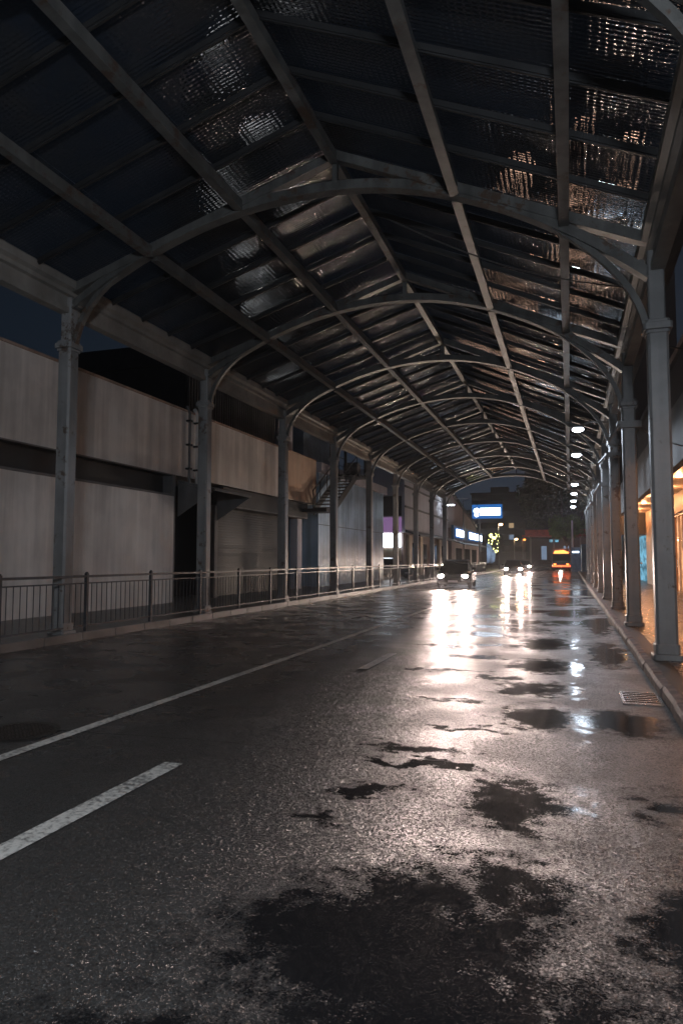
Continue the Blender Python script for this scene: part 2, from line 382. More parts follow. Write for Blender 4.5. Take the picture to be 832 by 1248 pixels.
WI = mat('wet_worn_iron',(.22,.21,.20),.22,.9,.4,20,.4,90)
gf.build('frame', WI, g)
gb = MB()
for i in range(6): yy = -.27+i*.108; gb.box(-.169,.169,yy-.020,yy+.020,.006,.010)
gb.build('bars', WI, g); MB().box(-.169,.169,-.329,.329,-.019,.0045).build('pit_shade', mat('drain_shade_black',(.002,.002,.002),.9,0,.2,6,spec=0.), g)  # solid black fill painted for the darkness inside the drain

# ------------------------------------------------------------------ the street canopy
K0, K1, Y0, DY = -2, 8, 10.7, 5.2
Yk = lambda k: Y0+DY*k
can = empty('street_canopy', (-3.8, Yk(K0), 0), 0, 'long gabled steel canopy with arched ribs and dark glazed roof over the wet street', 'canopy')
can.location = (0,0,0)
ZL, ZR = 6.72, 6.22          # roof line height over the two column rows
def roofz(x): return ZL+(RIDGE-ZL)*(x-EL)/(RXR-EL) if x < RXR else RIDGE+(ZR-RIDGE)*(x-RXR)/(ER-RXR)
def archpt(t):               # t -1..1
    xc = -4.0
    if t < 0: x = xc+(xc-EL-.12)*t; ze = 6.30
    else: x = xc+(ER-.10-xc)*t; ze = 5.62
    z = 7.74-(7.74-ze)*abs(t)**2.05
    return x, z
nz = random.Random(3)
def column(k, side):
    X = EL if side < 0 else ER; Y = Yk(k); zc = 5.5 if side < 0 else 4.8; top = roofz(X)-.30
    w = .138
    c = MB(); c.chbox(X-w,X+w,Y-w,Y+w,.12,zc,.035)
    c.chbox(X-w*.8,X+w*.8,Y-w*.8,Y+w*.8,zc,top,.02)
    o = c.build('column', M['colm'], can)
    b = MB(); b.chbox(X-w-.05,X+w+.05,Y-w-.05,Y+w+.05,.12,.20,.03); b.chbox(X-w-.02,X+w+.02,Y-w-.02,Y+w+.02,.20,.34,.03)
    b.build('base', M['colm'], o, bevel=.01)
    q = MB(); q.chbox(X-w-.05,X+w+.05,Y-w-.05,Y+w+.05,zc-.05,zc+.05,.03); q.chbox(X-w-.02,X+w+.02,Y-w-.02,Y+w+.02,zc-.10,zc-.05,.03); q.chbox(X-w-.02,X+w+.02,Y-w-.02,Y+w+.02,zc+.05,zc+.10,.03)
    q.build('collar', M['colm'], o, bevel=.008)
    # arched brace from collar to rib
    t1 = side*.72; x1,z1 = archpt(t1)
    P0 = Vector((X-side*w, Y, zc+.05)); P2 = Vector((x1,Y,z1-.04)); P1 = Vector((X-side*.30, Y, zc+.95))
    pts = [P0*(1-t)**2+P1*2*t*(1-t)+P2*t*t for t in [i/10 for i in range(11)]]
    MB().bar(pts,.09,.10,(0,1,0)).build('brace', M['steel'], o)
    MB().cyl_y((X-side*(w+.05), top-.15),.05,Y-.06,Y+.06,10).build('bolt', M['steel'], o)
    return o
cols = {}
for k in range(K0,K1+1):
    for sd in (-1,1): cols[k,sd] = column(k,sd)
for k in (1,2,3,4,5,6):
    X=ER; Y=Yk(k); z=(4.35,4.45,4.15,4.6,4.3,4.4)[k-1]; j = MB()
    j.box(X-.24,X+.24,Y-.24,Y-.16,z-.07,z+.07); j.box(X-.24,X-.165,Y-.158,Y+.2,z-.07,z+.07)
    j.tube([(X-.2,Y-.25,z),(X-.42,Y-.3,z-.25-.1*(k%2))],.035,8)
    j.build('clamp_bracket', M['colm'], cols[k,1])
for k in range(K0,K1+1):
    Y = Yk(k); pts = [(archpt(-1+2*i/40)[0],Y,archpt(-1+2*i/40)[1]) for i in range(41)]
    a = MB(); a.bar(pts,.13,.15,(0,1,0)) if False else a.bar(pts,.15,.13,(0,1,0))
    o = a.build('arched_rib', M['steel'], can)
    fl = MB(); fl.bar([(x,y,z-.085) for x,y,z in pts],.03,.20,(0,1,0)); fl.build('flange', M['steel'], o)
    r = MB(); r.bar([(EL,Y,roofz(EL)-.13),(RXR,Y,RIDGE-.13),(ER,Y,roofz(ER)-.13)],.16,.12,(0,1,0))
    r.bar([(EL,Y+.002,roofz(EL)-.215),(RXR,Y+.002,RIDGE-.215),(ER,Y+.002,roofz(ER)-.215)],.02,.17,(0,1,0))
    r.build('rafter', M['steel'], can)
    MB().bar([(RXR,Y,7.80),(RXR,Y,RIDGE-.16)],.09,.09,(0,1,0)).build('king_post', M['steel'], can)
# purlins run the whole length, one mesh per bay
PUR = [-7.12,-5.33,RXR,-1.60,.02]
for x in PUR:
    for k in range(K0,K1):
        w = .11 if x != RXR else .10
        z = roofz(x)-.115
        p = MB(); p.box(x-w/2,x+w/2,Yk(k)+.082,Yk(k+1)-.082,z-.17,z); p.box(x-w/2-.018,x+w/2+.018,Yk(k)+.083,Yk(k+1)-.083,z-.195,z-.171)
        p.build('purlin' if x != RXR else 'ridge_beam', M['steel'], can)
# eaves: moulded gutter beams
def eave(X, s, z):
    pr = [(0,-.62),(.09,-.62),(.09,-.52),(.05,-.50),(.05,-.30),(.12,-.28),(.12,-.20),(.20,-.16),(.20,-.02),(.15,.03),(-.30,.03),(-.34,-.06),(-.34,-.30),(-.22,-.34),(-.22,-.50),(-.10,-.56),(-.10,-.62)]
    for k in range(K0,K1):
        m = MB(); m.prism([(X+s*a,z+b) for a,b in pr],'y',Yk(k)+.001,Yk(k+1)-.001)
        m.build('eave_gutter', M['gutter'], can)
eave(EL-.02,1,roofz(EL)+.02); eave(ER+.02,-1,roofz(ER)+.02)
# glazing bars and panes
NB = 5; cnt = 0; rest = MB()
for k in range(K0,K1):
    for j in range(1,NB):
        Y = Yk(k)+DY*j/NB
        for (xa,xb) in ((EL+.15,RXR),(RXR,ER-.15)):
            m = rest if (k > 6 or k < -1) else MB()
            m.bar([(xa,Y,roofz(xa)-.06),(xb,Y,roofz(xb)-.06)],.075,.07,(0,1,0))
            m.bar([(xa,Y,roofz(xa)-.105),(xb,Y,roofz(xb)-.105)],.03,.03,(0,1,0))
            if m is not rest: m.build('glazing_bar', M['dark'], can); cnt += 1
tag(rest.build('glazing_bars', M['dark'], can), kind='stuff')
segs = [(EL+.10,-7.12),(-7.12,-5.33),(-5.33,RXR),(RXR,-1.60),(-1.60,.02),(.02,ER-.10)]
for k in range(K0,K1):
    for xa,xb in segs:
        m = MB(); n = NB
        for j in range(n):
            ya, yb = Yk(k)+DY*j/n+.003, Yk(k)+DY*(j+1)/n-.003
            t = nz.uniform(-.006,.006); u = nz.uniform(-.006,.006)
            za, zb = roofz(xa), roofz(xb)
            m.add([(xa,ya,za+t),(xb,ya,zb-t),(xb,yb,zb+u),(xa,yb,za-u)],[(0,1,2,3)])
        m.build('roof_glazing', M['pane'], can)
# canopy lamps on the right column row
def lamp(k, on=True):
    Y = Yk(k); X = .30; z = 5.30
    r0 = empty('canopy_lamp', (X,Y,z), 0, None, 'lamp', 'white lamps in a row under the right side of the canopy')
    a = MB(); a.tube([(.80,0,.12),(.35,0,.16),(.0,0,.06)],.022,8); a.build('arm', M['colm'], r0)
    h = MB(); h.ball((0,0,.03),.19,.13,.06); h.build('lamp_head', M['colm'], r0, smooth=True)
    d = MB(); d.ball((0,0,-.05),.16,.11,.07); d.build('diffuser', M['lamp'], r0, smooth=True)
    l = bpy.data.lights.new('lamp_light','POINT' if k < 0 else 'SPOT'); l.energy = 130; l.color = (.74,.85,1.); l.shadow_soft_size = .30
    if k >= 0: l.spot_size = math.radians(177); l.spot_blend = .12
    lo = bpy.data.objects.new('lamp_light', l); C.objects.link(lo); lo.parent = r0; lo.location = (0,0,-.22)
    return r0
LB = {2:'canopy lamp nearest the viewer, bright white, on the third column from the front',3:'second white canopy lamp down the street from the viewer',
 5:'third lit canopy lamp down the row, after the gap',6:'fourth lit canopy lamp down the row',7:'fifth lit canopy lamp down the row, second from the far end',8:'farthest lit canopy lamp at the end of the canopy',
 -2:'added unseen lamp behind the viewpoint, lighting the near walls and columns'}
for k in (2,3,5,6,7,8): tag(lamp(k), LB[k])
fill_lamp = lamp(-2); fill_lamp.location = (.3,-1.6,4.75)  # unseen lamp added behind the viewpoint to brighten near walls and columns
for o in bpy.data.objects:
    if o.parent == fill_lamp and o.type == 'LIGHT': o.data.energy = 1250; o.data.color = (.82,.90,1.)
tag(fill_lamp, LB[-2])
# cable slung inside the roof and one across to the shop
cb = MB(); pts = [(-2.9+4.1*t,11.5+1.2*t,7.45-1.3*t-.25*math.sin(PI*t)) for t in [i/16 for i in range(17)]]
cb.tube(pts,.012,6); tag(cb.build('cable', M['dark']), 'thin cable hanging under the roof behind the nearest arch', 'cable')
cb = MB(); pts = [(1.42+3.2*t,10.8+1.5*t,4.55-.15*math.sin(PI*t)) for t in [i/12 for i in range(13)]]
cb.tube(pts,.012,6); tag(cb.build('cable', M['dark']), 'thin dark cable from the nearest right column to the building beside it', 'cable')
cb = MB(); pts = [(1.42+1.6*t,16.1+1.5*t,4.35-.35*t-.1*math.sin(PI*t)) for t in [i/12 for i in range(13)]]
cb.tube(pts,.014,6); tag(cb.build('cable', M['colm']), 'pale cable from the clamp on the second right column to the concrete fascia', 'cable')

# ------------------------------------------------------------------ railing along the left kerb
rl = empty('pedestrian_railing', (LX-.10,0,.14), 0, 'bluish grey steel pedestrian railing with thin upright bars along the left kerb', 'railing')
y = -6.; L = 2.15; x = 0
while y < 76:
    p = MB(); p.box(-.03,.03,y-.03,y+.03,0,1.10); p.box(-.07,.07,y-.07,y+.07,0,.012); p.ball((0,y,1.11),.032,.032,.02,8,4); p.build('post', M['fence'], rl)
    q = MB(); q.box(-.022,.022,y+.031,y+L-.031,1.02,1.065); q.build('top_rail', M['fence'], rl)
    q = MB(); q.box(-.016,.016,y+.031,y+L-.031,.90,.925); q.box(-.016,.016,y+.031,y+L-.031,.10,.13)
    n = 14
    for i in range(1,n): yy = y+L*i/n; q.tube([(0,yy,.131),(0,yy,.899)],.0095,6)
    q.build('bar_panel', M['fence'], rl); y += L

# ------------------------------------------------------------------ left: white warehouse
WX = -12.0
wh = empty('white_warehouse', (WX,12,.14), 0, 'long white two-storey warehouse with dark band, loading bay and pipes beside the railing', 'warehouse'); wh.location=(0,0,0)
MB().box(-24,WX,-12,32.6,4.22,6.40).build('upper_wall', M['wall'], wh)
MB().box(-24,WX+.05,-12,32.62,6.40,6.46).build('coping', M['cap'], wh)
MB().box(-24,WX-.35,-12,19.5,3.60,4.219).build('dark_band', M['dark'], wh)
MB().box(WX-.30,WX+.02,-12,19.55,4.18,4.217).build('trim', M['conc'], wh)
lw = MB().box(-24,WX,-12,19.5,.14,3.52).build('lower_wall', M['wall2'], wh)
MB().box(-24,WX+.03,-12,19.52,3.521,3.58).build('sill', M['conc'], lw)
MB().box(-13.8,-13.7,19.52,31.0,.14,4.2).build('back_wall', M['dark'], wh)
MB().box(WX-.4,WX-.02,19.4,19.62,.14,4.215).build('jamb', M['conc'], wh)
# roller shutter of the loading bay
sh = MB()
for i in range(34): sh.box(-12.55+.0,-12.50,22.9,30.4,.15+i*.1,.15+i*.1+.088)
sh.box(-12.62,-12.56,22.9,30.4,.15,3.6); sh.build('roller_shutter', M['shutter'], wh)
MB().box(-12.7,WX+.08,22.7,31.3,3.50,4.15).build('shutter_housing', M['dark'], wh)
MB().box(-12.6,WX+.11,22.7,31.2,3.44,3.497).build('lintel_trim', M['conc'], wh)
MB().box(-12.45,-12.1,30.42,31.0,.14,3.43).build('door_jamb', M['farwhite'], wh)
MB().box(-12.45,-12.12,22.45,22.68,.14,3.43).build('door_jamb', M['conc'], wh)
# awning
aw = MB(); aw.prism([(WX-.1,4.10),(WX+1.25,3.78),(WX+1.25,3.70),(WX-.1,4.02)],'y',19.9,22.6)
o = aw.build('awning', M['conc'], wh)
for ya in (19.9,22.55): MB().prism([(WX-.1,4.015),(WX+1.2,3.695),(WX-.1,2.9)],'y',ya,ya+.04).build('bracket', M['conc'], o)
# plant behind bars in the dark recess
# down pipes
for yy,r in ((20.25,.05),(20.75,.065)):
    p = MB(); p.tube([(WX+.10,yy,4.05),(WX+.10,yy,6.35),(WX-.02,yy,6.6)],r,10); o = p.build('down_pipe', M['conc'] if r<.06 else M['wall'], wh, smooth=False)
    c = MB()
    for z in (4.5,5.3,6.1): c.cbox((WX+.08,yy,z),.085,r+.03,.03)
    c.build('clip', M['dark'], o)
sp = MB(); sp.box(WX-1.5,WX,32.62,32.9,2.2,4.1)
# warm light on the far end of the upper wall, painted as a peach panel
MB().box(WX+.002,WX+.03,28.3,32.6,4.23,6.395).build('warm_light_panel', M['warmwall'], wh)
# rooftop plant room with louvres
rr = empty('rooftop_louvre_room', (-13.2,26,6.46), 0, 'dark louvred plant room on the flat roof of the white warehouse', 'plant room')
rr.location=(0,0,0)
MB().box(-18,-13.25,22.2,30.4,6.46,9.4).build('wall', M['dark'], rr)
lv = MB()
for i in range(40): lv.box(-13.24,-13.16,22.3+i*.2,22.38+i*.2,6.6,8.6)
lv.build('louvre', M['conc'], rr)
MB().box(-18.1,-13.05,22.1,30.6,8.7,9.5).build('roof_edge', M['dark'], rr)
MB().box(-18,-13.2,30.65,32.5,6.46,9.0).build('white_panel', M['farwhite'], rr)

# ------------------------------------------------------------------ left: glossy metal shed with staircase
ms = empty('metal_clad_shed', (WX,38,.14), 0, 'metal clad shed with bluish lamp glow put into its colour, wet sheen and low pale roof edge beyond the staircase', 'shed'); ms.location=(0,0,0)
MB().box(-22,WX-.1,33.3,46.3,.14,5.95).build('wall', M['bluem'], ms)
MB().box(-22,WX+.10,33.2,46.6,5.95,6.45).build('roof_edge', M['farwhite'], ms)
sm = MB(); sm.box(WX-.099,WX-.085,33.3,46.3,3.28,3.31); sm.build('seam', M['dark'], ms)
MB().box(-24,-13.0,38,46,6.45,6.5).build('roof', M['dark'], ms)
bw = empty('pale_blue_gable_house', (-15,36,.14), 0, 'pale blue gable wall rising behind the dark staircase posts', 'building'); bw.location=(0,0,0)
MB().box(-20,-13.2,34,38.2,6.46,10.5).build('wall', mat('pale_blue_render',(.28,.40,.52),.6,0,.3,.7), bw)
MB().box(-20.2,-13.0,33.9,38.4,10.5,10.7).build('roof', M['dark'], bw)
stc = empty('external_staircase', (-11,33,.14), 0, 'dark steel external staircase with landing, handrails and tank beside the metal shed', 'staircase'); stc.location=(0,0,0)
X0, X1 = -11.75, -10.75
def st_pt(t): return (31.6+4.0*t, 3.9+2.2*t)         # y,z along the flight
for xx in (X0,X1):
    s_ = MB(); (ya,za),(yb,zb) = st_pt(0),st_pt(1); s_.bar([(xx,ya,za-.1),(xx,yb,zb-.1)],.05,.34); s_.build('stringer', M['dark'], stc)
    h_ = MB(); h_.tube([(xx,ya,za+.95),(xx,yb,zb+.95),(xx,yb+1.3,zb+.95)],.03,8); h_.tube([(xx,ya,za+.5),(xx,yb,zb+.5),(xx,yb+1.3,zb+.5)],.018,6)
    for t in (0,.25,.5,.75,1): y,z = st_pt(t); h_.tube([(xx,y,z),(xx,y,z+.95)],.02,6)
    h_.build('handrail', M['dark'], stc)
for i in range(11):
    y,z = st_pt((i+.5)/11); MB().box(X0+.03,X1-.03,y-.14,y+.14,z-.02,z+.02).build('tread', M['dark'], stc)
MB().box(X0-.1,X1+.1,35.6,37.2,5.95,6.09).build('landing', M['dark'], stc)
MB().box(X0-.1,X1+.1,30.4,31.6,3.72,3.88).build('landing', M['dark'], stc)
for xx,yy,zt in ((X1,31.5,3.72),(X1+.03,37.1,9.2),(X1,33.6,9.0)):
    MB().box(xx-.06,xx+.06,yy-.06,yy+.06,.14 if zt<5 else 6.0,zt).build('post', M['dark'], stc)
MB().bar([(X1,33.6,8.9),(X1,37.1,7.4)],.1,.12).build('cross_brace', M['dark'], stc)
MB().bar([(X1,33.6,7.4),(X1,37.1,8.6)],.1,.12).build('cross_brace', M['dark'], stc)
tk = MB(); tk.cyl_x((36.3,6.45),.36,X0+.1,X1-.1,18); tk.build('tank', M['conc'], stc, bevel=.03)

# ------------------------------------------------------------------ left, further: lilac building with shop windows
lb = empty('lilac_white_shop_building', (-12.5,64,.14), 0, 'tall pale lilac building with dark ground floor shopfront behind the far columns', 'building'); lb.location=(0,0,0)
MB().box(-26,-12.5,54.6,75.5,3.7,8.9).build('upper_wall', M['farwhite'], lb)
MB().box(-26,-12.7,54.8,75.3,.14,3.699).build('lower_wall', M['brown'], lb)
for z in (5.7,7.35): MB().box(-12.499,-12.40,54.6,75.5,z,z+.14).build('band', M['conc'], lb)
MB().prism([(-12.5,3.9),(-11.3,3.45),(-11.3,3.35),(-12.5,3.69)],'y',54.8,75.3).build('awning', M['dark'], lb)
for y in (56,60.5,66,70,74): MB().box(-12.7,-12.45,y,y+1.1,.14,3.5).build('pillar', M['shopwall'], lb)
for y in (57.3,61.8,67.3,71.3): MB().box(-12.69,-12.6,y,y+2.3,.4,2.9).build('shop_window', M['glassd'], lb)
pw = MB().box(-26,-12.75,54.50,54.59,3.7,4.9).build('glowing_wall_panel', M['purple'], lb)  # wall panel emits its lilac light instead of receiving it
MB().box(-26,-12.75,54.45,54.59,5.0,6.6).build('dark_panel', M['dark'], lb)
MB().box(-14.9,-12.8,54.42,54.59,2.5,3.6).build('lit_shop_window', M['signw'], lb)
MB().box(-26,-12.8,54.5,54.59,1.4,2.4).build('pink_panel', M['shopwall'], lb)
# wall lamp
wl = empty('floodlight', (-12.1,70.5,6.9), 0, 'slim lit floodlight arm on the lilac building wall', 'floodlight')
MB().tube([(-.3,0,-.5),(.1,0,-.1),(.7,0,.12)],.03,6).build('arm', M['conc'], wl)
MB().box(.1,1.1,-.12,.12,.08,.16).build('head', M['lamp'], wl)
# low shop with two lit blue-white signs
ls = empty('low_blue_shop', (-12,88,.14), 0, 'low shop with blue fascia and dark canopy beyond the lilac building', 'shop'); ls.location=(0,0,0)
MB().box(-24,-12.3,76.5,103,.14,5.0).build('wall', M['brown'], ls)
MB().box(-12.299,-12.05,76.5,103,3.7,5.3).build('fascia', M['blue'], ls)
MB().prism([(-12.05,3.6),(-10.9,3.2),(-10.9,3.1),(-12.05,3.45)],'y',77,102).build('awning', M['dark'], ls)
for y0 in (79.5,86.5,93): MB().box(-12.29,-12.24,y0,y0+4.5,.4,2.8).build('shop_window', M['glassd'], ls)
for y0,y1,lbl in ((77.6,83.6,'lit blue-white shop sign nearest the lilac building'),(88.2,101,'longer lit blue-white shop sign beside the pole sign')):
    s0 = empty('shop_sign', (-12.05,(y0+y1)/2,4.5), 0, lbl, 'shop sign', 'lit signs on the blue shop fascia')
    h = (y1-y0)/2
    MB().box(.001,.14,-h-.15,h+.15,-.55,.55).build('casing', M['signb'], s0); MB().box(.141,.16,-h,h,-.40,.40).build('lit_face', M['signw'], s0)
# gabled brown house behind
gh = empty('brown_gable_house', (-13,96,.14), 0, 'brown rendered house with sloping roof behind the low shop', 'house'); gh.location=(0,0,0)
MB().prism([(80,5.05),(106,5.05),(106,6.2),(100,7.2),(84,9.3),(80,9.6)],'x',-22,-13.4).build('wall', M['brown'], gh)
MB().prism([(79.6,9.75),(84,9.5),(106.4,6.3),(106.4,6.45),(84,9.7),(79.6,9.95)],'x',-22.2,-13.2).build('roof', M['dark'], gh)
# tall lamp with arm next to it
fl = empty('street_light', (-11.6,81,.14), 0, 'thin grey street light with bracketed arm rising over the low shop', 'street light')
MB().tube([(0,0,0),(0,0,8.2)],.07,8,.05).build('post', M['conc'], fl)
MB().tube([(0,0,8.1),(.7,-.2,8.35),(1.9,-.3,8.3)],.035,6).build('arm', M['conc'], fl)
MB().tube([(2.0,-.3,8.25),(1.2,0,6.8),(1.6,0,6.2)],.02,6).build('stay', M['conc'], fl)
MB().box(-.9,.5,-.15,.15,8.38,8.46).build('lamp_head', mat('lamp_housing',(.5,.5,.5),.4), fl)
# pole sign
sg = empty('pole_sign', (-10.4,86,.14), 0, 'white lit rectangular sign with round emblem on a tall pole above the road', 'pole sign')
MB().tube([(0,0,0),(0,0,6.6)],.13,10,.10).build('pole', M['conc'], sg)
MB().tube([(-.9,0,6.1),(-.2,0,5.8),(0,0,5.6)],.04,6).build('bracket', M['conc'], sg)
MB().tube([(1.0,0,6.15),(.3,0,5.9),(0,0,5.6)],.04,6).build('bracket', M['conc'], sg)
MB().box(-.85,2.75,-.15,.15,6.35,8.05).build('casing', M['signb'], sg)
MB().box(.12,2.55,-.19,-.151,6.72,7.62).build('lit_face', M['signw'], sg)
MB().cyl_y((-.3,7.28),.36,-.19,-.151,24).build('emblem', M['signw'], sg)
MB().cyl_y((-.3,6.80),.26,-.185,-.151,18).build('emblem', M['signw'], sg)
ln = MB()
for i,(a,b) in enumerate(((.45,.75),(.85,1.2),(1.3,1.6),(1.7,2.0),(2.1,2.35))): ln.box(a,b,-.20,-.191,7.08,7.24)
ln.build('faint_lettering', emit('pale_blue_letters',(.45,.68,.95),3.2), sg)
# pennant banners
for xx,rz,lbl in ((-9.7,.2,'white-blue feather banner standing beside the sign pole'),(-9.2,-.2,'shorter pale banner next to the feather banner')):
    h = 3.4 if rz>0 else 2.7
    b = empty('feather_banner', (xx,87,.14), rz, lbl, 'banner', 'banners beside the sign pole')
    MB().tube([(0,0,0),(0,0,h)],.02,6).build('pole', M['conc'], b)
    MB().prism([(.03,.9),(.5,1.1),(.62,h-.5),(.35,h-.1),(.03,h)],'y',-.01,.01).build('cloth', glow_panel('glowing_banner_cloth',(.35,.5,.75),.5,1.5) if rz>0 else bpy.data.materials['glowing_banner_cloth'], b)  # cloth glows by emission, no lamp stands behind it
# street lamps far away
def street_lamp(x, y, h, m, label, st, col):
    r0 = empty('street_lamp', (x,y,0), 0, label, 'street lamp', 'distant street lamps')
    MB().tube([(0,0,0),(0,0,h)],.09,8,.05).build('post', M['conc'], r0)
    MB().tube([(0,0,h),(.4,-.2,h+.18)],.04,6).build('arm', M['conc'], r0)
    MB().ball((.4,-.3,h+.1),.30,.30,.17).build('globe', m, r0, smooth=True)
    l = bpy.data.lights.new('lamp_light','POINT'); l.energy = st; l.color = col; l.shadow_soft_size = .2
    lo = bpy.data.objects.new('lamp_light', l); C.objects.link(lo); lo.parent = r0; lo.location = (.4,-.3,h-.3)
street_lamp(-10.6,112,6.9,M['warmlamp'],'tall warm street lamp standing alone between the pole sign and the dark blocks',130,(1.,.8,.55))
street_lamp(-10.1,138,5.3,M['warmlamp'],'left one of the pair of orange street lamps near the end of the road',110,(1.,.6,.3))
street_lamp(-8.8,142,5.3,M['amber'],'right one of the pair of orange street lamps near the end of the road',80,(1.,.4,.15))
# yellow light festoon sign
ys = empty('lit_light_display', (-12.2,120,0), 0, 'upright display of small yellow lights beyond the sign pole', 'light display')
MB().box(-.9,1.0,0,.1,2.2,6.0).build('frame', M['dark'], ys)
yb = MB(); rn = random.Random(5)
for i in range(46):
    a = rn.uniform(-.8,.9); z = rn.uniform(2.5,5.9); yb.cbox((a,-.06,z),rn.uniform(.04,.10),.02,rn.uniform(.05,.14))
yb.build('bulbs', M['yellow'], ys)

# ------------------------------------------------------------------ end of the road
st_ = empty('red_fascia_station', (-1,104,0), 0, 'dark forecourt building with a long red roof fascia across the end of the road', 'station'); st_.location=(0,0,0)
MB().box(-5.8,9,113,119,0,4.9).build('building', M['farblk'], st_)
MB().box(-6.2,9.5,106,119.5,5.1,5.85).build('fascia', M['red'], st_)
MB().box(-6.6,9.8,105.5,106.0,4.85,5.08).build('roof_trim', M['red'], st_)
for x in (-5.5,-2.2,1.5,5.5): MB().box(x-.12,x+.12,107,107.24,0,5.0).build('post', M['conc'], st_)
for x in (-4.2,-.9): MB().box(x,x+.8,112.9,112.99,1.2,3.6).build('lit_window', M['winb'], st_)
MB().box(-3.0,-1.6,112.9,112.99,4.2,4.6).build('lit_window', M['bluewin'], st_)
def small_lorry(loc):
    r0 = empty('lorry', loc, 0, 'small dark lorry with an orange lit cab roof at the end of the road', 'lorry')
    MB().box(-1.1,1.1,0,1.9,.55,2.3).build('cab', M['carblk'], r0, bevel=.12)
    MB().box(-1.2,1.2,1.95,6.5,.7,3.0).build('cargo_box', M['cargrey'], r0)
    MB().box(-.95,.95,-.03,.0,1.35,2.1).build('windscreen', M['glassd'], r0)
    MB().prism([(-.95,2.31),(.9,2.31),(1.0,2.45),(.3,2.75),(-.8,2.65)],'y',.2,1.8).build('lit_visor', M['amber'], r0)
    MB().box(-1.15,1.15,-.08,-.01,.55,.75).build('bumper', M['tail'], r0)
    for x in (-1.0,1.0):
        for y in (.7,5.2): MB().cyl_x((y,.45),.45,x-.15,x+.15).build('wheel', M['blackrub'], r0)
    for x in (-.8,.8): MB().box(x-.15,x+.15,-.1,-.085,.8,.98).build('headlight', M['amber'], r0)
small_lorry((-1.1,96.5,0))
wp = MB().tube([(0,0,0),(0,0,6.4)],.12,10,.10).build('white_post', M['farwhite']); wp.location=(.35,92,0); tag(wp,'tall plain white post beside the blue hoarding','post')
hd = empty('blue_hoarding', (1.1,84,0), 0, 'blue site hoarding with a lit white strip blocking the far pavement end', 'hoarding')
MB().box(-.95,.15,6,6.1,0,3.0).build('panel', mat('pale_blue_board',(.25,.32,.45),.5), hd); MB().box(.16,1.6,0,.1,0,3.25).build('panel', M['blue'], hd)
MB().box(.16,.26,.11,6.0,0,3.2).build('panel', M['blue'], hd)
MB().box(-.8,-.05,5.95,5.99,2.35,2.5).build('lit_strip', M['signw'], hd)

# ------------------------------------------------------------------ trees
def tree(loc, h, rc, n, m, label, seed, leaf=.16, zc=None, glow=None):
    rn = random.Random(seed); r0 = empty('tree', loc, 0, label, 'tree')
    tr = MB(); tr.tube([(0,0,0),(.1,.05,h*.25),(.0,.1,h*.5),(.15,0,h*.8)],.28,10,.08)
    cl = []
    for i in range(16):
        a = rn.uniform(0,2*PI); e = rn.uniform(-.35,1.0); rr_ = rc*rn.uniform(.45,.9)
        c = Vector((math.cos(a)*math.cos(e)*rr_, math.sin(a)*math.cos(e)*rr_, h*.62+math.sin(e)*rr_*.9)); cl.append((c, rc*rn.uniform(.25,.45)))
        tr.tube([(0,.05,h*.35+rn.uniform(0,h*.2)), tuple(c*.5+Vector((0,0,h*.25))), tuple(c)],.09,6,.02)
    tr.build('trunk', M['bark'], r0)
    cr = MB()
    for i in range(n):
        c, q = cl[rn.randrange(len(cl))]
        d = Vector((rn.gauss(0,1),rn.gauss(0,1),rn.gauss(0,1))).normalized()*q*(rn.random()**.4)*1.15
        p = c+d; u = Vector((rn.gauss(0,1),rn.gauss(0,1),rn.gauss(0,1))).normalized(); w = u.orthogonal().normalized(); s_ = leaf*rn.uniform(.6,1.4)
        cr.add([p-u*s_,p+w*s_*.5,p+u*s_,p-w*s_*.5],[(0,1,2,3)])
    cr.build('crown', m, r0)
tree((-1.2,124.5,0),17.5,6.8,11000,M['leafd'],'large dark leafy tree rising behind the red fascia',11,.30)
tree((4.6,123,0),14.5,5.5,6000,M['leafd'],'dark tree crown beside the canopy end behind the large tree',12,.30)
tree((-.4,97,0),8.4,2.4,5200,M['leafg'],'smaller tree in front of the large dark tree, its lit green put into the leaf colour',13,.15)

# ------------------------------------------------------------------ city blocks far away
rn = random.Random(21)
def block(x, y, w, d, h, label, lit=3):
    r0 = empty('city_block', (x,y,0), 0, label, 'building', 'dark city blocks on the skyline')
    m = MB(); m.box(-w/2,w/2,0,d,0,h); m.build('wall', M['farblk'], r0)
    m = MB(); m.box(-w/2-.3,w/2+.3,-.3,d+.3,h+.005,h+.5); m.box(-w*.2,w*.1,d*.2,d*.5,h+.5,h+2.2); m.build('roof', M['dark'], r0)
    nx, nz_ = int(w/3), int(h/3.1)
    for i in range(lit):
        a = rn.randrange(nx); b = rn.randrange(1,max(2,nz_)); MB().box(-w/2+a*3+.8,-w/2+a*3+2.0,-.06,-.01,b*3.1+.6,b*3.1+1.9).build('window', M['win'] if i%2 else M['winb'], r0)
    for b in range(1,nz_): MB().box(-w/2+.7,w/2-.7,-.02,-.001,b*3.1+.5,b*3.1+2.0).build('window_strip', M['glassd'], r0)
block(-17,190,16,14,19,'dark flat block rising directly behind the pole sign')
block(-6,210,15,14,22,'dark taller block in the gap left of the big tree')
block(-30,170,14,14,13,'low dark block behind the brown gable house')
block(9,200,16,14,18,'dark block behind the large tree')
M['glint_orange'] = glow_panel('added_glint_orange',(1.,.56,.36),20,.5,.3); M['glint_white'] = glow_panel('added_glint_white',(.80,.90,1.),16,.5,.3)
M['glint_dim'] = glow_panel('added_glint_dim',(1.,.95,.9),3.5,.5,.3)
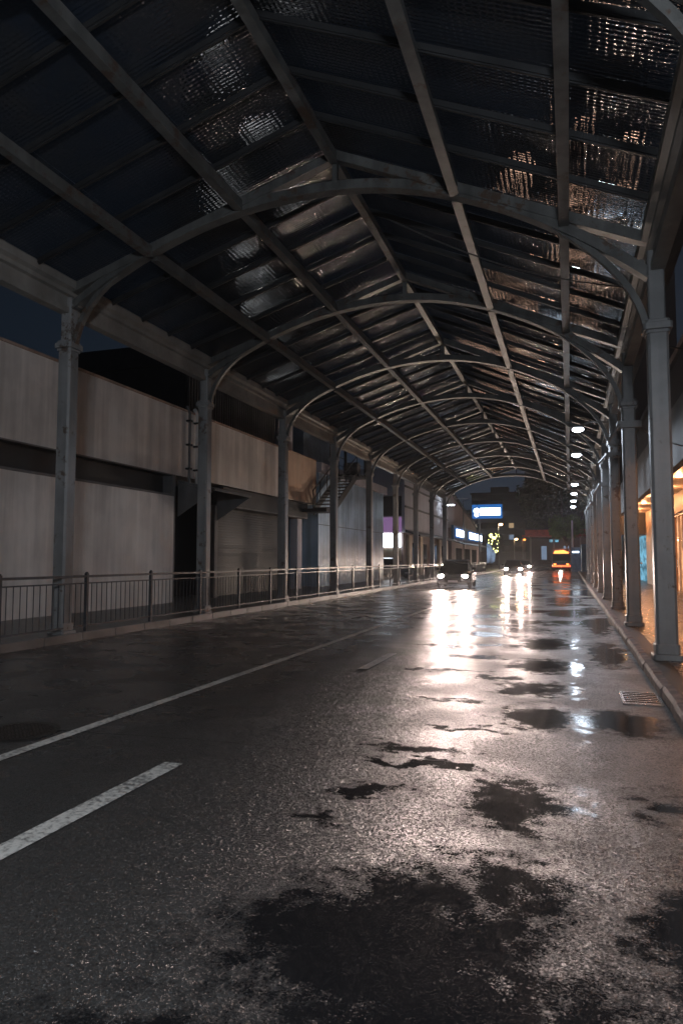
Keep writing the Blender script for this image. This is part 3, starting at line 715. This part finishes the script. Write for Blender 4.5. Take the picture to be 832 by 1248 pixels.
def tower(label, x0, x1, y0, y1, h, wins, sc, mdef):
    tw = empty('added_glint_tower', (x0,y0,0), 0, label, 'tower'); tw.location = (0,0,0)  # added towers, their window glow makes the glints through the roof
    MB().box(x0,x1,y0,y1,0,h).build('wall', M['farblk'], tw); MB().box(x0-.3,x1+.3,y0-.3,y1+.3,h+.01,h+1).build('roof', M['dark'], tw)
    for q in wins:
        xa,xb,za,zb = [v*sc for v in q[:4]]; m = M[mdef] if len(q) < 5 else M['glint_orange' if q[4]=='o' else 'glint_white']
        nx_ = max(2,round((xb-xa)/.9)); nz2 = max(1,round((zb-za)/.75)); wx, wz = (xb-xa)/nx_, (zb-za)/nz2; w_ = MB()
        for i in range(nx_):                                   # glowing panes of one added window, split by mullions
            for j in range(nz2): w_.add([(xa+i*wx,y0-.03,za+j*wz),(xa+i*wx+wx*.72,y0-.03,za+j*wz),(xa+i*wx+wx*.72,y0-.03,za+j*wz+wz*.68),(xa+i*wx,y0-.03,za+j*wz+wz*.68)],[(0,1,2,3)])
        w_.build('lit_window', m, tw)
tower('added very tall dark tower whose glowing windows make glints in the right roof glazing', -7.8, 19, 135, 152, 104,
 [(12.4,14.8,68.4,70.9,'o'),(11.3,14.1,62.8,64.9,'o'),(5.6,9.4,63.2,64.5,'w'),(14.2,15.9,77.6,79.0,'o'),(7.5,8.8,82.2,83.7,'o'),(-3.4,-1.2,75.8,79.2,'o'),(-4.2,-1.2,70.0,71.4,'o'),
 (-6.2,-4.8,61.1,62.6,'o'),(-4.0,-1.0,60.2,60.7,'o'),(-6.1,-.7,52.4,53.5,'o'),(1.1,6.1,49.7,50.5,'w'),(6.6,9.6,46.5,47.5,'w'),(-4.,-.9,56.3,56.7,'o'),(-5.4,-.4,44.7,46.0,'o'),(-6.,-.4,42.5,43.7,'o'),
 (1.1,4.4,39.5,40.8,'w'),(6.1,8.,42.7,43.3,'w'),(-4.4,-.8,36.5,37.6,'o'),(-5.4,-.6,34.4,35.1,'o'),(1.4,4.5,31.3,32.,'w'),(-3.9,-.4,29.5,30.3,'o')], 1.125, 'glint_orange')
tower('added tall dark tower whose few whitish windows make glints in the left roof glazing', -41, -27.5, 66, 80, 68,
 [(-33.6,-29.7,51.7,53.1),(-31.,-28.6,46.9,49.5),(-34.,-30.6,35.5,36.5),(-33.2,-30.9,32.3,33.3),(-32.6,-30.1,30.1,31.2),(-28.4,-27.9,31.3,32.1),(-32.2,-31.6,26.8,27.6),(-39.1,-35.8,62.4,63.4)], 1.0, 'glint_dim')
# black office block behind the right shop row
ob = empty('office_block', (5,18,0), 0, 'unlit black office block rising behind the shop row on the pavement side', 'building'); ob.location=(0,0,0)
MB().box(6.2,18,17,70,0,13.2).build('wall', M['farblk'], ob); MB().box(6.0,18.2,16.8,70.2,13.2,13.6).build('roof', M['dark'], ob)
lbh = empty('dark_roofed_hall', (-14,0,0), 0, 'unlit dark hall roofline behind the white warehouse', 'building'); lbh.location=(0,0,0)
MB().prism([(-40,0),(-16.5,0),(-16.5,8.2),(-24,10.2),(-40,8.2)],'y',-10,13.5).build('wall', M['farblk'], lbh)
MB().prism([(-40,8.25),(-24,10.25),(-16.3,8.25),(-16.3,8.4),(-24,10.4),(-40,8.4)],'y',-10.2,13.7).build('roof', M['dark'], lbh)

# ------------------------------------------------------------------ right: shop row
sr = empty('concrete_canopy_shop', (4.2,30,.125), 0, 'shop with board-marked concrete fascia, glowing warm soffit and glazed doors on the pavement', 'shop'); sr.location=(0,0,0)
MB().box(2.55,2.75,-6,44,3.85,5.35).build('fascia', M['conc'], sr)
MB().box(2.751,6.1,-6,44,4.22,4.30).build('soffit', M['soffit'], sr)
MB().box(2.751,6.1,-6,44,4.6,5.2).build('roof', M['dark'], sr)
MB().box(2.5,6.1,44.0,45.2,2.95,5.4).build('end_beam', M['dark'], sr)
MB().box(4.22,4.5,-6,29.6,.125,4.219).build('wall', M['shopwall'], sr)
MB().box(4.22,4.5,38.5,44,.125,4.219).build('wall', M['shopwall'], sr)
MB().box(4.62,4.7,29.6,38.5,.125,4.219).build('lit_interior', M['warmwin'], sr)
for i in range(8):
    y = 29.6+i*1.11; d = MB(); d.box(4.30,4.38,y,y+.09,.14,3.3); o = d.build('door_frame', M['wood' if i%2 else 'shopwall'], sr)
    if i in (2,3,5): MB().tube([(4.26,y+.2,.9),(4.26,y+.2,1.5)],.018,6).build('door_handle', M['chrome'], o)
MB().box(4.28,4.40,29.6,38.5,3.301,3.42).build('transom', M['wood'], sr)
MB().box(4.22,4.45,29.6,38.5,3.421,4.219).build('header_panel', M['shopwall'], sr)
gl = NT('door_glass'); gg = gl.n('ShaderNodeBsdfGlossy', {'Roughness':.03,'Color':(.9,.9,.9,1)}); gt = gl.n('ShaderNodeBsdfTransparent'); gm = gl.n('ShaderNodeMixShader', {0:.12,1:gt.outputs[0],2:gg.outputs[0]}); gl.t.links.new(gm.outputs[0], gl.out.inputs[0])
MB().box(4.335,4.345,29.7,38.4,.2,3.29).build('glass', gl.m, sr)
def spotlight(parent, loc, e, col, r=.06, ang=150):
    l = bpy.data.lights.new('downlight_beam','SPOT'); l.energy = e; l.color = col; l.shadow_soft_size = r; l.spot_size = math.radians(ang); l.spot_blend = .6
    o = bpy.data.objects.new('downlight_beam', l); C.objects.link(o); o.parent = parent; o.location = loc; return o
k = 0
for y in (3,8.5,14,19.5,25,28.5,32.5,36.5,40.5,43):
    k += 1
    for x in (3.45,):
        d = MB(); d.disc((x,y),.10,.10,4.20,4.219,16); o = d.build('downlight', M['warmlamp'], sr)
        l = bpy.data.lights.new('downlight_beam','POINT'); l.energy = 58 if y > 12 else 14; l.color = (1.,.44,.19); l.shadow_soft_size = .06
        q = bpy.data.objects.new('downlight_beam', l); C.objects.link(q); q.parent = o; q.location = (x,y,4.03)
# next unit: blue lit drapes
s2 = empty('blue_window_shop', (4.2,50,.125), 0, 'shop front with tall blue lit drapes beyond the dark beam', 'shop'); s2.location=(0,0,0)
MB().box(4.2,10,45.25,62,3.0,6.2).build('wall', M['conc'], s2)
MB().box(4.6,10,45.25,62,.125,2.999).build('lower_wall', M['dark'], s2)
for i in range(11):
    y = 45.6+i*.62; c = MB(); c.prism([(4.35,y),(4.28,y+.15),(4.36,y+.31),(4.27,y+.46),(4.36,y+.58),(4.5,y+.58),(4.5,y)],'z',.2,2.95); c.build('drape', M['bluewin'], s2)
MB().box(2.3,4.19,45.25,62,3.75,3.95).build('soffit', M['soffit'], s2)
l = bpy.data.lights.new('downlight_beam','POINT'); l.energy=50; l.color=(1.,.55,.22); l.shadow_soft_size=.08; q=bpy.data.objects.new('downlight_beam',l); C.objects.link(q); q.parent=s2; q.location=(3.3,48.5,3.2)
s3 = empty('hanging_shop_sign', (3.1,58,3.2), 0, 'small blue and white lit sign hanging under the far shop eaves', 'shop sign')
MB().box(-.55,.75,0,.15,.45,1.25).build('white_face', M['signw'], s3); MB().box(-.55,.75,0,.15,.12,.448).build('blue_face', M['signb'], s3)
MB().box(-.55,.75,.0,.12,-1.0,.118).build('lit_panel', M['bluewin'], s3)
s4 = empty('far_shop_row', (4,75,.125), 0, 'dim row of far shops at the end of the right pavement', 'building'); s4.location=(0,0,0)
MB().box(3.6,12,62.2,99,.125,5.6).build('wall', M['conc'], s4)
MB().box(2.6,3.59,62.2,99,3.4,3.6).build('awning', M['dark'], s4)
for i in range(8): MB().box(3.5,3.59,64+i*4,67+i*4,.5,2.9).build('shop_window', M['glassd'] if i%3 else M['warmwin'], s4)

# ------------------------------------------------------------------ scooter parked on the pavement
def wheel(parent, y, r, w=.10, x=0, name='wheel'):
    n = 24; m = MB(); base = 0
    for a in range(n):
        for b in range(8):
            A = 2*PI*a/n; B = 2*PI*b/8; q = r-w*.5+math.cos(B)*w*.5
            m.v.append((x+math.sin(B)*w*.5, y+math.cos(A)*q, r+math.sin(A)*q))
    for a in range(n):
        for b in range(8): m.f.append((a*8+b, a*8+(b+1)%8, ((a+1)%n)*8+(b+1)%8, ((a+1)%n)*8+b))
    o = m.build('tyre', M['blackrub'], None, smooth=True)
    W = MB().cyl_x((y,r),r-w*.9,x-.03,x+.03,20).build(name, M['chrome'], parent); o.parent = W
    return W
sc = empty('motor_scooter', (2.55,33.0,.125), .15, 'dark motor scooter parked on the cobbled pavement between the columns', 'scooter')
wheel(sc,-.62,.24); wheel(sc,.62,.24)
MB().prism([(-.30,.22),(.25,.22),(.45,.45),(.85,.60),(.88,.75),(.15,.78),(.02,.36),(-.25,.33),(-.42,.95),(-.50,.98),(-.60,.50),(-.44,.34)],'x',-.14,.14).build('body', M['carblk'], sc, bevel=.03)
MB().prism([(.08,.79),(.86,.76),(.84,.87),(.5,.86),(.12,.90)],'x',-.12,.12).build('seat', M['blackrub'], sc, bevel=.03)
MB().tube([(0,-.62,.24),(0,-.50,.85),(0,-.44,1.05)],.03,8).build('fork', M['chrome'], sc)
MB().tube([(-.33,-.36,1.05),(-.1,-.45,1.07),(.1,-.45,1.07),(.33,-.36,1.05)],.018,8).build('handlebar', M['blackrub'], sc)
MB().ball((0,-.56,.93),.07,.05,.07).build('headlight', M['chrome'], sc, smooth=True)
for x in (-.3,.3): MB().ball((x,-.40,1.22),.06,.02,.04).build('mirror', M['chrome'], sc)
MB().prism([(-.84,.44),(-.5,.52),(-.45,.49),(-.62,.40)],'x',-.07,.07).build('mudguard', M['carblk'], sc)

# ------------------------------------------------------------------ cars
def car(loc, rz, label, paint, headlit=True, energy=0, name='car', group=None):
    r0 = empty(name, loc, rz, label, 'car', group)          # front faces -Y locally
    secs = [(-2.15,.62,.38,.60,.62),(-2.05,.80,.26,.68,.74),(-1.6,.87,.22,.76,.88),(-.95,.89,.22,.86,.96),(.9,.89,.22,.88,1.0),(1.7,.87,.24,.86,1.02),(2.15,.80,.32,.80,.98),(2.25,.66,.42,.72,.90)]
    b = MB()
    def ring(y,w,zb,zs,zt): return [(-w*.86,y,zb),(-w,y,zb+.16),(-w*1.0,y,zs-.06),(-w*.94,y,zs+.05),(-w*.72,y,zt),(0,y,zt+.03),(w*.72,y,zt),(w*.94,y,zs+.05),(w*1.0,y,zs-.06),(w,y,zb+.16),(w*.86,y,zb),(0,y,zb)]
    vs = []; n = 12
    for q in secs: vs += ring(*q)
    fs = [tuple(range(n))[::-1], tuple(range((len(secs)-1)*n, len(secs)*n))]
    for i in range(len(secs)-1):
        for j in range(n): a=i*n+j; c=i*n+(j+1)%n; fs.append((a,c,c+n,a+n))
    b.add(vs,fs); body = b.build('body', paint, r0, bevel=.02)
    g = MB()
    gs = [(-1.05,.72,.95,.96),(-.45,.66,.95,1.40),(.1,.64,.95,1.47),(.9,.63,.96,1.44),(1.55,.68,.98,1.06)]
    vs = []
    for y,w,z0,z1 in gs: vs += [(-w-.10,y,z0),(-w+.05,y,z1),(w-.05,y,z1),(w+.10,y,z0)]
    fs = [(3,2,1,0),(16,17,18,19)]
    for i in range(4):
        for j in range(4): a=i*4+j; c=i*4+(j+1)%4; fs.append((a,c,c+4,a+4))
    g.add(vs,fs); g.build('window', M['glassd'], r0)
    rf = MB(); vs=[]
    for y,w,z0,z1 in gs[1:4]: vs += [(-w+.02,y,z1+.006),(w-.02,y,z1+.006),(-w+.02,y,z1+.035),(w-.02,y,z1+.035)]
    rf.add(vs,[(0,1,3,2),(8,10,11,9)]+[q for i in (0,1) for q in ((i*4,i*4+4,i*4+5,i*4+1),(i*4+2,i*4+3,i*4+7,i*4+6),(i*4,i*4+2,i*4+6,i*4+4),(i*4+1,i*4+5,i*4+7,i*4+3))])
    rf.build('roof', paint, r0)
    for sx in (-.78,.78):
        for y in (-1.35,1.35): wheel(r0,y,.32,.18,sx)
        MB().ball((sx*1.22,-.72,1.02),.10,.06,.07,8,5).build('wing_mirror', paint, r0)
    MB().box(-.42,.42,-2.19,-2.14,.40,.56).build('grille', M['blackrub'], r0)
    MB().box(-.24,.24,-2.215,-2.195,.36,.46).build('number_plate', M['farwhite'], r0)
    for sx in (-.60,.60):
        h = MB().ball((sx,-2.09,.66),.14,.09,.085).build('headlight', M['head'] if headlit else M['chrome'], r0, smooth=True)
        if energy:
            l = bpy.data.lights.new('headlight_beam','SPOT'); l.energy = energy; l.color = (1.,.77,.70); l.shadow_soft_size=.10; l.spot_size=math.radians(34); l.spot_blend=.35
            o = bpy.data.objects.new('headlight_beam',l); C.objects.link(o); o.parent = h; o.location=(sx,-2.25,.66); o.rotation_euler=(math.radians(76),0,math.radians(180))
        MB().box(sx-.12,sx+.12,2.18,2.24,.70,.82).build('tail_light', M['tail'], r0)
    return r0
CG = 'cars coming along the street with headlights on'
car((-5.75,37.5,0), math.radians(3), 'black saloon with bright headlights, nearest oncoming car beside the railing', M['carblk'], True, 2300, group=CG)
car((-4.95,66,0), math.radians(4), 'second oncoming car down the street with glaring headlights', M['carblk'], True, 3200, group=CG)
car((-5.4,90,0), math.radians(2), 'third oncoming car far down the street, faint behind the glare', M['cargrey'], True, 2500, group=CG)
car((-7.4,104,0), math.radians(-8), 'far car with headlights waiting at the junction, left of the others', M['cargrey'], True, 500, group=CG)
car((-5.2,118,0), math.radians(4), 'far white car crossing near the red fascia with headlights on', M['carwht'], True, 500, group=CG)
car((-3.4,108,0), math.radians(80), 'far dark car turning at the junction in front of the station', M['carblk'], True, 0, group=CG)
car((-13.0,50.3,.14), math.radians(60), 'grey parked car in the gap between metal shed and lilac building', M['cargrey'], False, 0, name='parked_car')

HAZE = .0011
hz = NT('damp_night_air'); pvn = hz.n('ShaderNodeVolumePrincipled', {'Color':(.8,.82,.85,1),'Density':HAZE,'Anisotropy':.55}); hz.t.links.new(pvn.outputs[0], hz.out.inputs['Volume'])
tag(MB().box(-310,310,-70,510,-1.02,106.5).build('haze', hz.m), kind='stuff')
# ------------------------------------------------------------------ world, sun, render settings
sc_ = bpy.context.scene
w = bpy.data.worlds.new('World'); sc_.world = w; w.use_nodes = True; nt = w.node_tree
sky = nt.nodes.new('ShaderNodeTexSky'); sky.sky_type = 'NISHITA'; sky.sun_disc = False
EL_, ROT = math.radians(-2.0), math.radians(10)
sky.sun_elevation = EL_; sky.sun_rotation = ROT
bg = nt.nodes['Background']; bwn = nt.nodes.new('ShaderNodeRGBToBW'); nt.links.new(sky.outputs[0], bwn.inputs[0])
tint = nt.nodes.new('ShaderNodeVectorMath'); tint.operation = 'SCALE'; tint.inputs[0].default_value = (.50,.80,1.30); nt.links.new(bwn.outputs[0], tint.inputs[3])
nt.links.new(tint.outputs[0], bg.inputs[0]); bg.inputs[1].default_value = .06
sl = bpy.data.lights.new('sun','SUN'); sl.energy = .004; sl.angle = math.radians(5); sl.color = (.7,.8,1.)
so = bpy.data.objects.new('sun', sl); C.objects.link(so); so.rotation_euler = (math.radians(50),0,math.radians(160))
sc_.view_settings.view_transform = 'Standard'; sc_.view_settings.look = 'None'; sc_.view_settings.exposure = .3; sc_.view_settings.gamma = 1
sc_.render.engine = 'CYCLES'
cy = sc_.cycles; cy.use_denoising = True; cy.max_bounces = 6; cy.transparent_max_bounces = 12; cy.sample_clamp_indirect = 14; cy.caustics_reflective = False; cy.caustics_refractive = False
cy.use_light_tree = True; cy.use_adaptive_sampling = True; cy.adaptive_threshold = .03
